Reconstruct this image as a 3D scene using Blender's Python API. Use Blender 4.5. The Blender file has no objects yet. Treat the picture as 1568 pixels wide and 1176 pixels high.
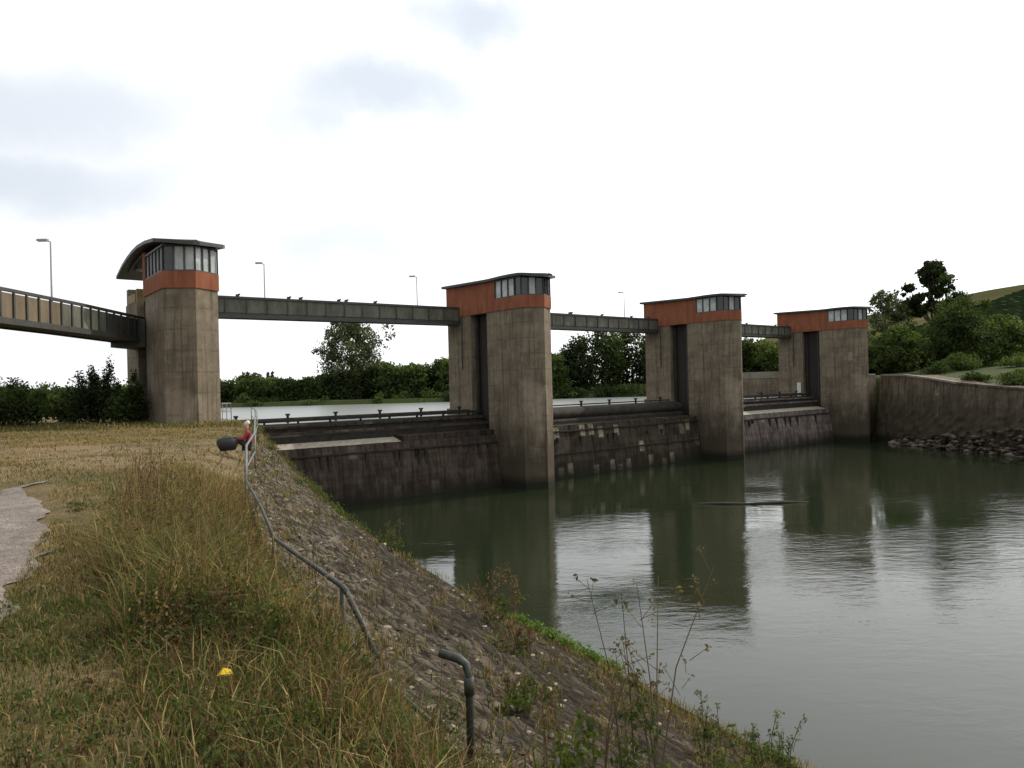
import bpy, math, random
import numpy as np
from mathutils import Vector, Matrix
random.seed(7); rng=np.random.default_rng(7)
scene=bpy.context.scene
R=math.radians
# ------------------------------------------------------------------ materials
def newmat(name):
    m=bpy.data.materials.new(name); m.use_nodes=True
    nt=m.node_tree; b=nt.nodes["Principled BSDF"]
    return m,nt,b
def N(nt,t,**k):
    n=nt.nodes.new(t)
    for a,v in k.items(): setattr(n,a,v)
    return n
def noise(nt,vec,scale,detail=4,rough=.55,dist=0):
    n=N(nt,'ShaderNodeTexNoise'); n.inputs['Scale'].default_value=scale
    n.inputs['Detail'].default_value=detail; n.inputs['Roughness'].default_value=rough
    n.inputs['Distortion'].default_value=dist
    if vec is not None: nt.links.new(vec,n.inputs['Vector'])
    return n.outputs['Fac']
def ramp(nt,fac,stops):
    r=N(nt,'ShaderNodeValToRGB'); e=r.color_ramp.elements
    while len(e)<len(stops): e.new(.5)
    for i,(p,c) in enumerate(stops):
        e[i].position=p; e[i].color=(*c,1) if not isinstance(c,(int,float)) else (c,c,c,1)
    nt.links.new(fac,r.inputs[0]); return r.outputs[0]
def mix(nt,fac,a,b,mode='MIX'):
    m=N(nt,'ShaderNodeMix',data_type='RGBA',blend_type=mode)
    for s,v in ((m.inputs[0],fac),(m.inputs[6],a),(m.inputs[7],b)):
        if isinstance(v,(int,float)): s.default_value=v
        elif isinstance(v,tuple): s.default_value=(*v,1)
        else: nt.links.new(v,s)
    return m.outputs[2]
def mapping(nt,vec,scale=(1,1,1),rot=(0,0,0)):
    m=N(nt,'ShaderNodeMapping'); m.inputs['Scale'].default_value=scale; m.inputs['Rotation'].default_value=rot
    nt.links.new(vec,m.inputs['Vector']); return m.outputs[0]
def pos(nt): return N(nt,'ShaderNodeNewGeometry').outputs['Position']
def objc(nt): return N(nt,'ShaderNodeTexCoord').outputs['Object']
def bump(nt,b,h,strength=.4,dist=.05):
    n=N(nt,'ShaderNodeBump'); n.inputs['Strength'].default_value=strength; n.inputs['Distance'].default_value=dist
    nt.links.new(h,n.inputs['Height']); nt.links.new(n.outputs[0],b.inputs['Normal'])
def mrange(nt,v,a,b,c=0,d=1,smooth=False):
    m=N(nt,'ShaderNodeMapRange'); m.inputs[1].default_value=a; m.inputs[2].default_value=b
    if smooth: m.interpolation_type='SMOOTHSTEP'
    m.inputs[3].default_value=c; m.inputs[4].default_value=d; nt.links.new(v,m.inputs[0]); return m.outputs[0]
def sepz(nt,v,i=2):
    s=N(nt,'ShaderNodeSeparateXYZ'); nt.links.new(v,s.inputs[0]); return s.outputs[i]
def math2(nt,op,a,b):
    m=N(nt,'ShaderNodeMath',operation=op)
    for s,v in ((m.inputs[0],a),(m.inputs[1],b)):
        if isinstance(v,(int,float)): s.default_value=v
        else: nt.links.new(v,s)
    return m.outputs[0]

def concrete(name,base=(.215,.178,.128),dark=(.09,.072,.05),waterline=True,blocks=True,stain=.6,wtop=-1.8):
    m,nt,b=newmat(name); o=objc(nt); p=pos(nt)
    c=mix(nt,ramp(nt,noise(nt,mapping(nt,o,(1,1,.7)),.7,10,.74),[(.38,0),(.6,1)]),dark,base)
    c=mix(nt,.4,c,base)
    pale=ramp(nt,noise(nt,mapping(nt,o,(1,1,.9)),1.7,9,.78,.4),[(.55,0),(.66,1)])
    c=mix(nt,math2(nt,'MULTIPLY',pale,.42),c,(.33,.285,.215))
    fine=noise(nt,o,16,7,.78)
    c=mix(nt,.5,c,ramp(nt,fine,[(.32,.4),(.68,1.2)]),'MULTIPLY')
    h=fine
    if blocks:
        w=N(nt,'ShaderNodeTexWave',wave_type='BANDS',bands_direction='Z'); w.inputs['Scale'].default_value=.26
        w.inputs['Distortion'].default_value=.25; w.inputs['Detail'].default_value=4; w.inputs['Detail Scale'].default_value=2; nt.links.new(o,w.inputs['Vector'])
        ln=ramp(nt,w.outputs['Fac'],[(.0,0),(.025,1)])
        ln=math2(nt,'MAXIMUM',ln,ramp(nt,noise(nt,o,1.0,5),[(.42,0),(.56,1)]))
        c=mix(nt,.5,c,mix(nt,ln,(.45,.41,.37),(1,1,1)),'MULTIPLY')
        bz=noise(nt,mapping(nt,o,(.35,.35,.9)),.9,3,.7)
        c=mix(nt,.5,c,ramp(nt,bz,[(.38,.68),(.62,1.2)]),'MULTIPLY')
    st=ramp(nt,noise(nt,mapping(nt,o,(2.2,2.2,.09)),1.7,8,.7,.15),[(.50,0),(.62,1)])
    c=mix(nt,math2(nt,'MULTIPLY',st,stain),c,tuple(x*.55 for x in dark))
    if waterline:
        z=sepz(nt,p); nz=math2(nt,'ADD',z,mrange(nt,noise(nt,mapping(nt,o,(1,1,.3)),1.0,8,.72),.25,.75,-2.6,2.6))
        wl=mrange(nt,nz,wtop,wtop-3.2)
        c=mix(nt,math2(nt,'MULTIPLY',wl,.78),c,(.036,.029,.020))
        wl2=mrange(nt,z,-6.9,-7.6); c=mix(nt,math2(nt,'MULTIPLY',wl2,.9),c,(.010,.012,.007))
    nt.links.new(c,b.inputs['Base Color']); b.inputs['Roughness'].default_value=.92; b.inputs['Specular IOR Level'].default_value=.2
    bump(nt,b,h,.5,.035); return m
M={}
M['conc']=concrete('weathered_concrete')
M['conc_dark']=concrete('stained_wall_concrete',(.15,.122,.085),(.055,.043,.029),True,True,.85,-.9)
M['conc_light']=concrete('light_concrete',(.28,.25,.20),(.15,.13,.10),False,False,.4)
def simple(name,col,rough=.6,var=.3,scale=6,metal=0,spec=.5,streak=False):
    m,nt,b=newmat(name); o=objc(nt)
    f=noise(nt,mapping(nt,o,(1,1,.3)) if streak else o,scale,8,.72)
    c=mix(nt,ramp(nt,f,[(.34,0),(.66,1)]),tuple(x*(1-var) for x in col),tuple(min(1,x*(1+var*.6)) for x in col))
    nt.links.new(c,b.inputs['Base Color']); b.inputs['Roughness'].default_value=rough; b.inputs['Metallic'].default_value=metal
    b.inputs['Specular IOR Level'].default_value=spec
    bump(nt,b,f,.15,.01); return m
M['orange']=simple('orange_render',(.215,.080,.043),.9,.32,1.3,spec=.15,streak=True)
M['roof']=simple('dark_roof',(.022,.024,.022),.5,.3)
M['frame']=simple('window_frame',(.03,.03,.028),.5,.2)
M['pane']=simple('window_pane',(.36,.39,.38),.12,.4,1.1)  # light grey stands in for bright sky seen in the glass
M['pane_dark']=simple('window_pane_dark',(.035,.04,.042),.08,.3,.8)
M['slot']=simple('slot_dark',(.022,.018,.014),.9,.4,1.5,streak=True)
M['bridge']=simple('bridge_steel_green',(.088,.092,.066),.7,.6,1.3,streak=True)
M['bridge_d']=simple('bridge_steel_dark',(.032,.033,.028),.6,.4,2)
M['ochre']=simple('bridge_panel_ochre',(.12,.09,.052),.7,.35,1.3,streak=True)
M['yel']=simple('ochre_paint',(.20,.15,.06),.7,.3,1.3)
M['pgreen']=simple('bridge_panel_green',(.145,.15,.105),.7,.35,1.3)
M['galv']=simple('galvanised_steel',(.30,.31,.31),.45,.2,8,.4)
M['railm']=simple('painted_rail',(.032,.037,.028),.55,.7,35,.15)
M['raill']=simple('grey_rail',(.13,.135,.13),.5,.4,10,.3)
M['black']=simple('black_cloth',(.014,.014,.016),.8,.3)
M['red']=simple('red_cloth',(.22,.018,.02),.85,.25)
M['skin']=simple('skin',(.42,.25,.18),.6,.1)
M['white']=simple('white_paint',(.55,.55,.52),.6,.15)
M['bark']=simple('bark',(.07,.055,.04),.95,.4,4)
M['wood']=simple('driftwood',(.04,.033,.025),.9,.4,4)
def gatemat(name,base,patch,patch_amt,pk=.7):
    m,nt,b=newmat(name); o=objc(nt)
    f=noise(nt,mapping(nt,o,(1,1,.6)),.9,9,.75)
    c=mix(nt,ramp(nt,f,[(.38,0),(.6,1)]),tuple(x*.35 for x in base),base)
    v=N(nt,'ShaderNodeTexVoronoi',distance='CHEBYCHEV'); v.inputs['Scale'].default_value=1.0; v.inputs['Randomness'].default_value=.45
    nt.links.new(mapping(nt,o,(.95,.0,.62)),v.inputs['Vector'])
    pm=ramp(nt,sepz(nt,v.outputs['Color'],0),[(1-patch_amt,0),(1-patch_amt+.05,1)])
    pm=math2(nt,'MULTIPLY',pm,ramp(nt,v.outputs['Distance'],[(.25,1),(.34,0)]))
    pm=math2(nt,'MULTIPLY',pm,ramp(nt,noise(nt,o,2.5,7,.75),[(.36,.1),(.56,1)]))
    c=mix(nt,.7,c,ramp(nt,noise(nt,mapping(nt,o,(3,1,.12)),1.6,7,.72),[(.38,.3),(.62,1.25)]),'MULTIPLY')
    c=mix(nt,math2(nt,'MULTIPLY',pm,pk),c,patch)
    hz=ramp(nt,noise(nt,mapping(nt,o,(.12,1,1.6)),1.5,4,.6),[(.40,.65),(.6,1.15)]); c=mix(nt,.5,c,hz,'MULTIPLY')
    z=sepz(nt,pos(nt)); c=mix(nt,math2(nt,'MULTIPLY',mrange(nt,z,-6.6,-7.9),.85),c,(.014,.014,.009))
    nt.links.new(c,b.inputs['Base Color']); b.inputs['Roughness'].default_value=.9; b.inputs['Specular IOR Level'].default_value=.12
    bump(nt,b,noise(nt,o,7,7,.75),.5,.04); return m
M['gate']=gatemat('rusty_gate_plate',(.072,.055,.044),(.15,.135,.11),.16,.55)
M['gate2']=gatemat('stained_gate_plate',(.058,.047,.034),(.28,.25,.18),.45,.85)
M['gate3']=gatemat('faded_gate_plate',(.165,.135,.122),(.26,.24,.21),.18,.5)
M['gdark']=simple('gate_beam_dark',(.030,.027,.022),.8,.5,2,spec=.15)
M['grate']=simple('gate_walkway',(.27,.245,.19),.8,.5,3)

def vcol(name,rough=.75,trans=.35,spec=.2):
    m,nt,b=newmat(name); a=N(nt,'ShaderNodeAttribute',attribute_name='col')
    nt.links.new(a.outputs['Color'],b.inputs['Base Color']); b.inputs['Roughness'].default_value=rough
    b.inputs['Specular IOR Level'].default_value=spec
    if trans>0:
        t=N(nt,'ShaderNodeBsdfTranslucent'); mx=N(nt,'ShaderNodeMixShader'); mx.inputs[0].default_value=trans
        g=N(nt,'ShaderNodeMix',data_type='RGBA',blend_type='MULTIPLY'); g.inputs[0].default_value=1
        nt.links.new(a.outputs['Color'],g.inputs[6]); g.inputs[7].default_value=(1.5,1.6,.8,1)
        nt.links.new(g.outputs[2],t.inputs[0])
        nt.links.new(b.outputs[0],mx.inputs[1]); nt.links.new(t.outputs[0],mx.inputs[2])
        nt.links.new(mx.outputs[0],nt.nodes['Material Output'].inputs[0])
    return m
M['leaf']=vcol('foliage'); M['grass']=vcol('grass_blades',.85,.25)
M['vstone']=vcol('loose_stone',.95,0)

# ------------------------------------------------------------------ mesh helpers
class MB:
    def __init__(s): s.v=[]; s.f=[]; s.m=[]; s.c=[]; s.n=0; s.mats=[]
    def mi(s,k):
        if k not in s.mats: s.mats.append(k)
        return s.mats.index(k)
    def add(s,verts,faces,mat,col=None):
        i=s.mi(mat); verts=np.asarray(verts,float).reshape(-1,3)
        s.v.append(verts); n=s.n
        s.f.extend([tuple(n+j for j in f) for f in faces]); s.m.extend([i]*len(faces))
        if col is None: col=np.ones((len(verts),3))*.5
        col=np.asarray(col,float)
        if col.ndim==1: col=np.tile(col,(len(verts),1))
        s.c.append(col); s.n+=len(verts)
    def box(s,lo,hi,mat):
        x0,y0,z0=lo; x1,y1,z1=hi
        s.prism([(x0,y0),(x1,y0),(x1,y1),(x0,y1)],z0,z1,mat)
    def prism(s,pl,z0,z1,mat):
        n=len(pl); f0=(lambda p:z0(p) if callable(z0) else z0); f1=(lambda p:z1(p) if callable(z1) else z1)
        v=[(p[0],p[1],f0(p)) for p in pl]+[(p[0],p[1],f1(p)) for p in pl]
        f=[tuple(range(n))[::-1],tuple(range(n,2*n))]+[(i,(i+1)%n,n+(i+1)%n,n+i) for i in range(n)]
        s.add(v,f,mat)
    def beam(s,a,b,w,h,mat):
        a=Vector(a); b=Vector(b); d=(b-a).normalized()
        up=Vector((0,0,1)) if abs(d.z)<.95 else Vector((0,1,0))
        sx=d.cross(up).normalized(); uz=sx.cross(d).normalized()
        v=[]
        for p in (a,b):
            for i,j in ((-1,-1),(1,-1),(1,1),(-1,1)): v.append(p+sx*(i*w/2)+uz*(j*h/2))
        s.add([tuple(x) for x in v],[(3,2,1,0),(4,5,6,7),(0,1,5,4),(1,2,6,5),(2,3,7,6),(3,0,4,7)],mat)
    def tube(s,pts,rad,mat,seg=8,col=None):
        pts=[Vector(p) for p in pts]
        if isinstance(rad,(int,float)): rad=[rad]*len(pts)
        v=[];f=[]; ref=None
        for i,p in enumerate(pts):
            d=(pts[min(i+1,len(pts)-1)]-pts[max(i-1,0)]).normalized()
            if ref is None:
                ref=d.orthogonal().normalized()
            ref=(ref-d*ref.dot(d)).normalized(); o=d.cross(ref)
            for k in range(seg):
                t=2*math.pi*k/seg; v.append(tuple(p+(ref*math.cos(t)+o*math.sin(t))*rad[i]))
        for i in range(len(pts)-1):
            for k in range(seg):
                a=i*seg+k; b=i*seg+(k+1)%seg; f.append((a,b,b+seg,a+seg))
        f.append(tuple(range(seg))[::-1]); f.append(tuple(range((len(pts)-1)*seg,len(pts)*seg)))
        s.add(v,f,mat,col)
    def obj(s,name,parent=None,smooth=False,world=None):
        me=bpy.data.meshes.new(name); V=np.concatenate(s.v)
        me.from_pydata(V.tolist(),[],s.f)
        for k in s.mats: me.materials.append(M[k])
        me.polygons.foreach_set('material_index',s.m)
        C=np.concatenate(s.c); C=np.hstack([C,np.ones((len(C),1))])
        at=me.color_attributes.new('col','FLOAT_COLOR','POINT'); at.data.foreach_set('color',C.astype(np.float32).ravel())
        if smooth: me.polygons.foreach_set('use_smooth',[True]*len(me.polygons))
        me.update(); ob=bpy.data.objects.new(name,me); scene.collection.objects.link(ob)
        if parent: ob.parent=parent
        return ob
def empty(name,loc=(0,0,0),rz=0):
    e=bpy.data.objects.new(name,None); e.empty_display_size=.5; e.location=loc; e.rotation_euler=(0,0,rz)
    scene.collection.objects.link(e); return e
def skinned(name,verts,edges,radii,mat,parent,root=0):
    me=bpy.data.meshes.new(name); me.from_pydata(verts,edges,[]); ob=bpy.data.objects.new(name,me); scene.collection.objects.link(ob)
    ob.parent=parent; me.materials.append(M[mat])
    ob.modifiers.new('skin','SKIN'); 
    for i,r in enumerate(radii): me.skin_vertices[0].data[i].radius=(r,r) if isinstance(r,float) else r
    me.skin_vertices[0].data[root].use_root=True
    sb=ob.modifiers.new('sub','SUBSURF'); sb.levels=2; sb.render_levels=2
    ob.modifiers['skin'].use_smooth_shade=True
    return ob

# ------------------------------------------------------------------ layout (metres; camera height is z=0, tail water z=-8)
WL=-8.0; WU=-2.4
D=Vector((.78,.625,0)).normalized(); U=Vector((-D.y,D.x,0)); ANG=math.atan2(D.y,D.x)
T=[Vector((-17.7,40.5,0)),Vector((2.6,55.2,0)),Vector((22.9,71.5,0)),Vector((43.7,88.0,0))]
RY=[-8,0,3,4.85,6.7,9.8,15,37.5,44,50]
RX=[8,2.9,.9,-.34,-1.63,-3.3,-5.6,-13.7,-16.0,-18.6]
RZ=[-2.6,-2.6,-2.6,-2.6,-2.6,-2.55,-2.15,-1.8,-1.8,-2.2]
FY=[-8,3,9,15.2,20.6,26.1,48.9,52]
FX=[20,13,9,5,1.6,-2.4,-13.8,-15.5]
GY=[-20,0,40,67.7,75,88,100]; GX=[85,75,58,49,47.4,45.2,44]
rail_x=lambda y:np.interp(y,RY,RX); rail_z=lambda y:np.interp(y,RY,RZ)
foot_x=lambda y:np.interp(y,FY,FX); right_x=lambda y:np.interp(y,GY,GX)
right_top=lambda y:np.interp(y,[40,65,76,84,95],[-2.3,-2.1,-1.3,-.2,0])
def sn(x,y,f,p=0): return (np.sin(x*f+1.3+p)*np.cos(y*f*1.13+2.1*p)+np.sin((x*.7+y*.8)*f*1.9+p*3.1)*.5+np.sin((x*-.6+y*.9)*f*3.7+p)*.25)/1.75
def H(x,y):
    x=np.asarray(x,float); y=np.asarray(y,float)
    a=(x+17.7)*D.x+(y-40.5)*D.y; s=(x+17.7)*U.x+(y-40.5)*U.y
    rx=rail_x(y); rz=rail_z(y); fx=foot_x(y)
    g=-1.72+.05*sn(x,y,.9)+.03*sn(x,y,3,2)
    t=np.clip((x-(rx-1.4))/1.4,0,1); t=t*t*(3-2*t)
    left=g+(rz-g)*t
    k=(x-rx)/np.maximum(fx-rx,.5)
    sl=rz+(WL-rz)*k
    left=np.where(x>rx,sl,left)
    left=np.maximum(left,-10.5)
    gx=right_x(y); rt=right_top(y)
    rr=np.clip((x-gx-.3)/2.4,0,1); right=-9.5+(rt+9.5)*rr
    right=np.where(x<gx,-10.5,right)
    bank2=np.clip((x-gx-8)/25,0,1)*1.6
    right=np.where(x>gx+2.7,rt+bank2+.12*sn(x,y,.5),right)
    h=np.where(x<(fx+gx)/2,left,right)
    far=116+3*np.sin(x*.05)
    pool=(s>6.2)&(((a>3)&(a<80.5))|(s>42))&(y<far)
    lz=np.where(a>80,-.3,-1.72)+.1*sn(x,y,.3)
    hh=np.where(pool|((s>5)&(a>3)&(a<80)&(s<20)),-5.5,lz)
    h=np.where(s>5,hh,h)
    return h
# ------------------------------------------------------------------ ground sheet
def axis(c0,c1,st,far,g=1.22):
    a=list(np.arange(c0,c1+1e-6,st)); d=st
    lo=[];x=c0
    while x>-far: d*=g; x-=d; lo.append(x)
    d=st;hi=[];x=c1
    while x<far: d*=g; x+=d; hi.append(x)
    return np.array(lo[::-1]+a+hi)
xs=axis(-32,22,.3,4000); ys=axis(-4,56,.3,4000)
xs=np.unique(np.concatenate([xs,np.arange(22,90,1.),np.arange(-120,-32,1.5)])); ys=np.unique(np.concatenate([ys,np.arange(56,125,1.)]))
X,Y=np.meshgrid(xs,ys); Z=H(X,Y)
nx=len(xs); ny=len(ys)
idx=np.arange(nx*ny).reshape(ny,nx)
F=np.stack([idx[:-1,:-1],idx[:-1,1:],idx[1:,1:],idx[1:,:-1]],-1).reshape(-1,4)
def gridobj(name,V,F,mat,smooth=True):
    me=bpy.data.meshes.new(name); me.from_pydata(V.tolist(),[],F.tolist()); me.materials.append(mat)
    if smooth: me.polygons.foreach_set('use_smooth',[True]*len(me.polygons))
    ob=bpy.data.objects.new(name,me); scene.collection.objects.link(ob); return ob
m,nt,b=newmat('dry_meadow'); p=pos(nt)
c=mix(nt,ramp(nt,noise(nt,p,.35,8,.75),[(.44,0),(.57,1)]),(.18,.13,.065),(.075,.076,.028))
c=mix(nt,ramp(nt,noise(nt,p,1.3,8,.75),[(.52,0),(.62,1)]),c,(.17,.12,.075))
yb=sepz(nt,p,1); track=math2(nt,'MULTIPLY',mrange(nt,yb,13,17),mrange(nt,yb,29,23))
track=math2(nt,'MULTIPLY',track,ramp(nt,noise(nt,mapping(nt,p,(.4,1,1)),.7,7,.7),[(.42,0),(.56,1)]))
c=mix(nt,math2(nt,'MULTIPLY',track,.85),c,(.235,.175,.11))
c=mix(nt,mrange(nt,sepz(nt,p,0),30,45),c,(.055,.07,.022))
c=mix(nt,mrange(nt,sepz(nt,p,1),60,90),c,(.045,.06,.02))
c=mix(nt,.75,c,ramp(nt,noise(nt,p,26,6,.8),[(.36,.3),(.64,1.3)]),'MULTIPLY')
nt.links.new(c,b.inputs['Base Color']); b.inputs['Roughness'].default_value=.95; b.inputs['Specular IOR Level'].default_value=.1
bump(nt,b,noise(nt,p,18,6,.75),.8,.06); M['ground']=m
gridobj('ground',np.stack([X.ravel(),Y.ravel(),Z.ravel()],1),F,m)
m,nt,b=newmat('gravel'); p=pos(nt)
v=N(nt,'ShaderNodeTexVoronoi'); v.inputs['Scale'].default_value=45; nt.links.new(p,v.inputs['Vector'])
c=mix(nt,ramp(nt,noise(nt,p,2.5,7,.75),[(.35,0),(.65,1)]),(.09,.07,.055),(.20,.17,.145))
c=mix(nt,.6,c,ramp(nt,sepz(nt,v.outputs['Color'],0),[(0,.45),(1,1.5)]),'MULTIPLY'); nt.links.new(c,b.inputs['Base Color']); b.inputs['Roughness'].default_value=.95
bump(nt,b,v.outputs['Distance'],.7,.02)
PX=[-3.15,-4.85,-7.05,-9.4]
py=np.linspace(1,14.5,150); cx=np.interp(py,[1,5.8,9.8,13.5],PX)
V=[];
for i,(yy,xx) in enumerate(zip(py,cx)):
    w=.78*min(1,(14.6-yy)/5)
    for k in range(9):
        u=(k/8*2-1)*w*(1+.16*math.sin(yy*1.9+ (5 if k>4 else 0))+.1*math.sin(yy*5.3+k)+.05*math.sin(yy*13)) ; V.append((xx+u,yy,0))
V=np.array(V); V[:,2]=H(V[:,0],V[:,1])+.018
I=np.arange(150*9).reshape(150,9); FF=np.stack([I[:-1,:-1],I[:-1,1:],I[1:,1:],I[1:,:-1]],-1).reshape(-1,4)
gridobj('gravel_path',V,FF,m)

# ------------------------------------------------------------------ revetment
m,nt,b=newmat('revetment_stone'); 
uv=N(nt,'ShaderNodeAttribute',attribute_name='sl').outputs['Vector']
wob=N(nt,'ShaderNodeTexNoise'); wob.inputs['Scale'].default_value=2.2; wob.inputs['Detail'].default_value=4; nt.links.new(uv,wob.inputs['Vector'])
va=N(nt,'ShaderNodeVectorMath',operation='MULTIPLY_ADD'); nt.links.new(wob.outputs['Color'],va.inputs[0]); va.inputs[1].default_value=(.35,.35,0); nt.links.new(uv,va.inputs[2])
uvd=va.outputs[0]
v=N(nt,'ShaderNodeTexVoronoi',feature='F1'); v.inputs['Scale'].default_value=3.0; nt.links.new(mapping(nt,uvd,(.75,1.4,1)),v.inputs['Vector'])
ve=N(nt,'ShaderNodeTexVoronoi',feature='DISTANCE_TO_EDGE'); ve.inputs['Scale'].default_value=3.0; nt.links.new(mapping(nt,uvd,(.75,1.4,1)),ve.inputs['Vector'])
cell=sepz(nt,v.outputs['Color'],0)
c=ramp(nt,cell,[(0,(.038,.030,.022)),(.45,(.078,.061,.044)),(.8,(.125,.10,.072)),(1,(.21,.175,.13))])
big=ramp(nt,noise(nt,mapping(nt,uv,(.35,1.1,1)),1.3,7,.75),[(.40,0),(.60,1)])
c=mix(nt,math2(nt,'MULTIPLY',big,.6),c,(.036,.029,.021))
up=mrange(nt,sepz(nt,uv,1),3.4,.4)
pal=math2(nt,'MULTIPLY',up,ramp(nt,noise(nt,uv,1.9,9,.82),[(.46,0),(.53,1)]))
c=mix(nt,math2(nt,'MULTIPLY',pal,.8),c,(.31,.265,.20))
mid=ramp(nt,noise(nt,mapping(nt,uv,(.3,1.6,1)),2.4,9,.82),[(.55,0),(.62,1)])
c=mix(nt,math2(nt,'MULTIPLY',mid,.55),c,(.22,.185,.135))
moss=ramp(nt,noise(nt,uv,1.1,8,.78),[(.54,0),(.62,1)]); c=mix(nt,math2(nt,'MULTIPLY',moss,.55),c,(.062,.06,.024))
c=mix(nt,ramp(nt,noise(nt,uv,7,8,.8),[(.5,0),(.6,1)]),c,mix(nt,.8,c,(.016,.013,.009)))
low=mrange(nt,sepz(nt,uv,1),5.2,7.6)
c=mix(nt,math2(nt,'MULTIPLY',low,.5),c,(.085,.066,.038))
c=mix(nt,math2(nt,'MULTIPLY',ramp(nt,ve.outputs['Distance'],[(.0,1),(.09,0)]),.85),c,(.018,.018,.01))
c=mix(nt,.6,c,ramp(nt,noise(nt,uv,40,5,.75),[(.3,.4),(.7,1.3)]),'MULTIPLY')
nt.links.new(c,b.inputs['Base Color']); b.inputs['Roughness'].default_value=.95; b.inputs['Specular IOR Level'].default_value=.12
hh=math2(nt,'ADD',ramp(nt,ve.outputs['Distance'],[(0,0),(.15,1)]),math2(nt,'MULTIPLY',noise(nt,uv,9,8,.8),1.8))
bump(nt,b,hh,1.0,.08)
ry=np.concatenate([np.arange(0,20,.1),np.arange(20,48.9,.25)]); nk=70
V=[];UVs=[]; L=0
for i,yy in enumerate(ry):
    a=np.array([rail_x(yy),yy]); f=np.array([foot_x(yy),yy])
    if i: L+=math.hypot(ry[i]-ry[i-1], float(rail_x(yy)-rail_x(ry[i-1])))
    wdt=abs(f[0]-a[0])
    for k in range(nk+1):
        q=k/nk*1.06; x=a[0]+(f[0]-a[0])*q; z=float(rail_z(yy))+(WL-float(rail_z(yy)))*q
        V.append((x,yy,z)); UVs.append((L,q*wdt*.95,0))
V=np.array(V); UVs=np.array(UVs)
nz=.035*sn(UVs[:,0],UVs[:,1],5)+.035*sn(UVs[:,0],UVs[:,1],11,3)+rng.normal(0,.014,len(V)); V[:,2]+=.05+nz
I=np.arange(len(ry)*(nk+1)).reshape(len(ry),nk+1); FF=np.stack([I[:-1,:-1],I[:-1,1:],I[1:,1:],I[1:,:-1]],-1).reshape(-1,4)
rv=gridobj('stone_revetment',V,FF,m,False)
at=rv.data.attributes.new('sl','FLOAT_VECTOR','POINT'); at.data.foreach_set('vector',UVs.astype(np.float32).ravel())
mb=MB(); yy=np.concatenate([np.arange(2,46,1.6)])
for i in range(len(yy)-1):
    def P(y,o,dz): 
        x=float(foot_x(y)); return (x+o,y,WL-o*(6/ max(1,x-float(rail_x(y))))+dz)
    y0,y1=yy[i],yy[i+1]-.015
    v=[P(y0,-1.5,.2),P(y0,.05,.2),P(y1,.05,.2),P(y1,-1.5,.2),P(y0,-1.5,-.3),P(y0,.05,-.4),P(y1,.05,-.4),P(y1,-1.5,-.3)]
    mb.add(v,[(0,1,2,3),(0,4,5,1),(1,5,6,2),(2,6,7,3),(3,7,4,0)],'conc_toe')
M['conc_toe']=concrete('toe_concrete',(.20,.17,.115),(.09,.074,.045),False,False,.5)
mb.obj('concrete_toe_kerb')

# ------------------------------------------------------------------ water
def watermat(name,base,s1,st,rough=.02,ior=1.55,fine=.16):
    m,nt,b=newmat(name); p=pos(nt)
    b.inputs['Base Color'].default_value=(*base,1); b.inputs['Roughness'].default_value=rough
    b.inputs['IOR'].default_value=ior
    n1=noise(nt,mapping(nt,p,(1,2.2,1),(0,0,R(-12))),s1,2,.5,.3)
    n2=noise(nt,mapping(nt,p,(1,2.0,1),(0,0,R(14))),s1*5,3,.6)
    calm=ramp(nt,noise(nt,mapping(nt,p,(1,1.5,1)),.06,4,.6),[(.40,.15),(.60,1)])
    h=math2(nt,'MULTIPLY',math2(nt,'ADD',n1,math2(nt,'MULTIPLY',n2,fine)),calm)
    bump(nt,b,h,st,.10); return m
M['water']=watermat('river_water',(.013,.019,.009),1.1,.19,.015,1.47,.28)
M['water2']=watermat('pool_water',(.16,.175,.165),.5,.03,.33)  # pale base colour paints in the sky that ripples would reflect
mb=MB(); mb.add([(-60,-400,WL),(400,-400,WL),(400,93,WL),(-60,93,WL)],[(0,1,2,3)],'water'); mb.obj('water')
def W(i,a,s,z): q=T[i]+D*a+U*s; return (q.x,q.y,z)
mb=MB(); mb.add([W(0,-6,8.5,WU),W(1,0,8.5,WU),W(2,0,8.5,WU),W(3,8,8.5,WU),(90,135,WU),(-500,135,WU),(-500,60,WU)],[(0,1,2,3,4,5,6)],'water2'); mb.obj('water')

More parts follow.
